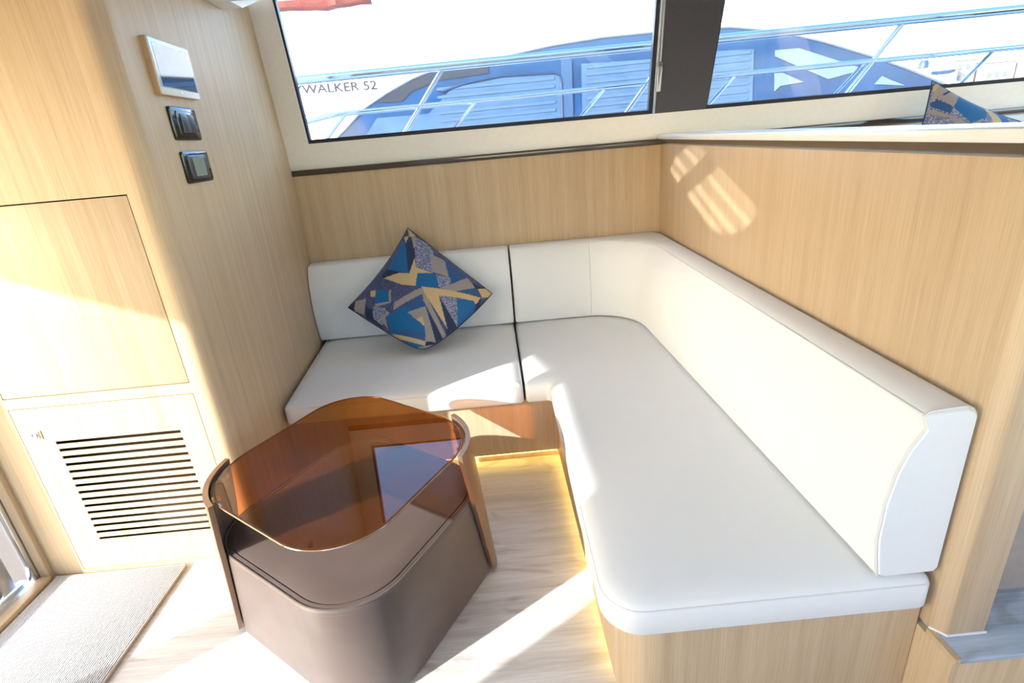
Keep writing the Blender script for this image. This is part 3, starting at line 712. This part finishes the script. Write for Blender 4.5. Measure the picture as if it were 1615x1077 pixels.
for x in (-.245, 1.275, 2.805, 4.33):
    link('post', MB().tube([(x, 3.9, zt(x)-.01), (x-.70, 3.9, 1.10)], .0155, 10), RAILST, t, smooth=True)
    link('post_collar', MB().tube([(x-.68, 3.9, 1.124), (x-.70, 3.9, 1.10)], .024, 10), RAILST, t, smooth=True)
for x in (-.926, -.045, .82, 1.70, 2.585, 3.47):
    link('short_post', MB().tube([(x, 3.9, 1.735+.012*x), (x-.66, 3.9, 1.10)], .0115, 8), RAILST, t, smooth=True)

y0 = 6.5
ya = thing('neighbour_yacht', 'white motor yacht with an arched dark-blue cabin window, moored alongside outside', 'yacht', (1, 8, 0))
sup = [(-7,1.3),(8,1.3),(6.2,1.56),(5.45,1.66),(5.1,1.80),(4.5,2.05),(3.9,2.27),(3.3,2.46),(2.5,2.60),(1,2.66),(-.4,2.76),(-1,2.86),(-7,2.88)]
link('cabin', MB().prism_y(sup, y0+.02, y0+3.4), WHITEG, ya, bevel=.03, seg=3)
link('hull', MB().rings([[(-8,5.9+.5*k,z),(7,5.9+.5*k,z),(9.5,7.6,z),(9.8,8.4,z),(9.5,9.2,z),(7,11-.5*k,z),(-8,11-.5*k,z)] for k, z in ((1,-1.1),(.35,0),(0,1.36))]), WHITEG, ya, bevel=.03)
win = [(-1.95,1.45),(5.55,1.45),(5.30,1.62),(5.155,1.678),(4.8,1.822),(4.41,1.967),(3.81,2.163),(3.445,2.264),(3.052,2.343),(2.734,2.388),(2.3,2.404),(1.928,2.403),(1.347,2.395),(.793,2.358),(.164,2.283),(-.464,2.236),(-.754,2.155),(-1.053,2.035),(-1.322,1.904),(-1.572,1.708),(-1.672,1.636)]
BL1 = plain('yacht_glass_deep', (.007,.033,.095), .12, 0, .6, var=.2, scale=3)
BL2 = plain('yacht_glass_light', (.045,.085,.15), .12, 0, .6, var=.15, scale=4)
BL3 = plain('yacht_blind_pale', (.050,.093,.160), .2, 0, .5, var=.05)
BL4 = plain('yacht_dim_interior', (.020,.022,.030), .12, 0, .5)
SKYP = plain('yacht_painted_sky', (.11,.15,.21), .15, 0, .5, var=.04)
wo_ = link('cabin_window', MB().prism_y(win, y0-.005, y0+.06), BL1, ya)
link('window_rim', MB().tube([(x, y0-.01, z+.006) for x, z in win[2:]], .011, 6), plain('rim_grey', (.10,.12,.15), .4), ya, smooth=True)
def wp(name, poly, mt, d=.012): return link(name, MB().prism_y(poly, y0-.005-d, y0-.005), mt, wo_)
wp('rear_pane', [(-1.38,1.60),(-1.20,1.80),(-.62,1.80),(-.3,2.06),(-.006,2.082),(.216,2.117),(.831,2.105),(.887,2.075),(.873,1.50),(-1.45,1.50)], BL2)
link('pane_frame', MB().tube([(-.45,y0-.02,2.01),(-.15,y0-.02,2.075),(.216,y0-.02,2.112),(.80,y0-.02,2.10),(.865,y0-.02,2.07),(.878,y0-.02,2.0),(.872,y0-.02,1.5)], .014, 8), plain('frame_blue', (.012,.03,.07), .3), wo_, smooth=True)
wp('middle_pane', [(1.107,2.165),(1.883,2.151),(2.0,2.15),(2.0,1.50),(1.101,1.50)], BL2)
wp('forward_pane', [(2.3,2.18),(3.019,2.164),(3.048,1.50),(2.3,1.50)], BL2)
wp('painted_dim_interior', [(-1.159,1.955),(-.979,2.062),(-.606,2.190),(.084,2.222),(.085,2.151),(-.47,2.122),(-.776,2.039),(-.909,1.942)], BL4)  # dark sheet on the glass paints the dim cabin interior
wp('door_post', [(.883,2.227),(1.001,2.218),(.995,1.5),(.872,1.5)], plain('post_blue', (.03,.06,.12), .2), .018)
wp('painted_sky_view', [(3.259,2.134),(3.522,2.134),(4.254,1.882),(4.166,1.841),(3.89,1.796),(3.265,2.07)], SKYP)  # pale plates paint the bright sky seen through the windscreen
wp('painted_sky_view', [(3.274,1.908),(3.368,1.9),(3.615,1.788),(3.355,1.77),(3.29,1.719)], SKYP)
wp('painted_sky_view', [(4.441,1.70),(4.513,1.778),(4.631,1.726),(4.80,1.66)], SKYP)
for x0, x1, zz in ((-.5,.80,(1.62,1.70,1.78,1.86,1.94,2.02)), (1.16,1.95,(1.64,1.72,1.80,1.88,1.96,2.04,2.11)), (2.4,2.98,(1.64,1.72,1.80,1.88,1.96,2.04,2.11))):
    for z in zz: wp('blind_slat', [(x0,z),(x1,z+.012),(x1,z+.042),(x0,z+.030)], BL3, .020)
GREY = plain('grey_lettering', (.006,.006,.007), .5)
def text_mesh(s_):
    cu = bpy.data.curves.new('letter', 'FONT'); cu.body = s_; cu.size = .125; cu.extrude = .003; cu.offset = .0012
    to = bpy.data.objects.new('letter', cu); col.objects.link(to)
    me = bpy.data.meshes.new_from_object(to.evaluated_get(bpy.context.evaluated_depsgraph_get())); bpy.data.objects.remove(to); return me
WORD = 'YWALKER 52'; xs_ = [v_.co.x for v_ in text_mesh(WORD).vertices]; x_min = min(xs_); wd = max(xs_)-x_min
for k, ch_ in enumerate(WORD):
    if ch_ == ' ': continue
    x_end = max(v_.co.x for v_ in text_mesh(WORD[:k+1]).vertices)
    me = text_mesh(ch_); dx = x_end-max(v_.co.x for v_ in me.vertices)
    for v_ in me.vertices:
        X = (v_.co.x+dx-x_min)/wd*.91; v_.co = (-2.062+X, y0+.016-v_.co.z, 2.110+v_.co.y-.018*X)
    to = bpy.data.objects.new('letter', me); col.objects.link(to); me.materials.append(GREY)
    to.parent = ya; to.matrix_parent_inverse = world(ya).inverted()
link('deck_light', MB().rings([[(4.948+r_*math.cos(a*math.pi/5), 6.45+r_*math.sin(a*math.pi/5), z) for a in range(10)] for r_, z in ((.05,1.82),(.05,1.87),(.03,1.90))]), plain('lamp_blue_grey', (.03,.06,.10), .3), ya, smooth=True)
link('deck_cleat', MB().tube([(5.06,6.45,1.765),(5.12,6.45,1.757),(5.25,6.45,1.757),(5.31,6.45,1.77)], .017, 8), plain('cleat_blue_grey', (.03,.05,.10), .3), ya, smooth=True)
RED = textile('red_canvas', (.185,.052,.042), .8, 60, .3, .25)
rc = MB(); rows = []
for k, (z, oy) in enumerate(((2.905,0),(2.93,-.05),(3.05,-.09),(3.3,-.06),(3.5,.1),(3.55,.8))):
    rows.append([(x, y0+.1+oy+.025*math.sin(x*11+k)+.02*math.sin(x*23), z+.012*math.sin(x*5)) for x in [-6+i*.12 for i in range(42)]])
rc.rings(rows, False, False, closed=False)
o = link('boat_cover', rc, RED, None, smooth=True)
tag(o, 'red canvas boat cover on the roof of the white yacht outside', 'canvas')
sm = o.modifiers.new('thickness', 'SOLIDIFY'); sm.thickness = .02

FAR = [plain('far_wall_pale', (.24,.25,.27), .8), plain('far_wall_pink', (.28,.24,.245), .8), plain('far_wall_cream', (.26,.25,.225), .8)]
FWIN = plain('far_window', (.13,.15,.18), .4)
xx = 55.0
for i in range(5):
    wd = random.uniform(2.6, 4.2); h = random.uniform(4.2, 7.4); yb = 70+random.uniform(-1, 1)
    t = thing('far_building', 'pale hazy waterfront building far off beyond the bow rail at right', 'building', (xx+wd/2, yb, 0), 'far waterfront buildings')
    link('wall', MB().box(xx, xx+wd, yb, yb+4, -1, h), FAR[i % 3], t)
    link('roof', MB().box(xx-.1, xx+wd+.1, yb-.1, yb+4.1, h, h+.25), FAR[(i+1) % 3], t)
    z = 2.0
    while z < h-.8:
        x = xx+.4
        while x < xx+wd-.6:
            link('window', MB().box(x, x+.45, yb-.06, yb, z, z+.6), FWIN, t); x += 1.0
        z += 1.25
    xx += wd+random.uniform(.3, .6)
struct('water', MB().box(-60, 120, 4.1, 68, -1.2, -1.05), plain('harbour_water', (.02,.05,.07), .12, 0, .5))
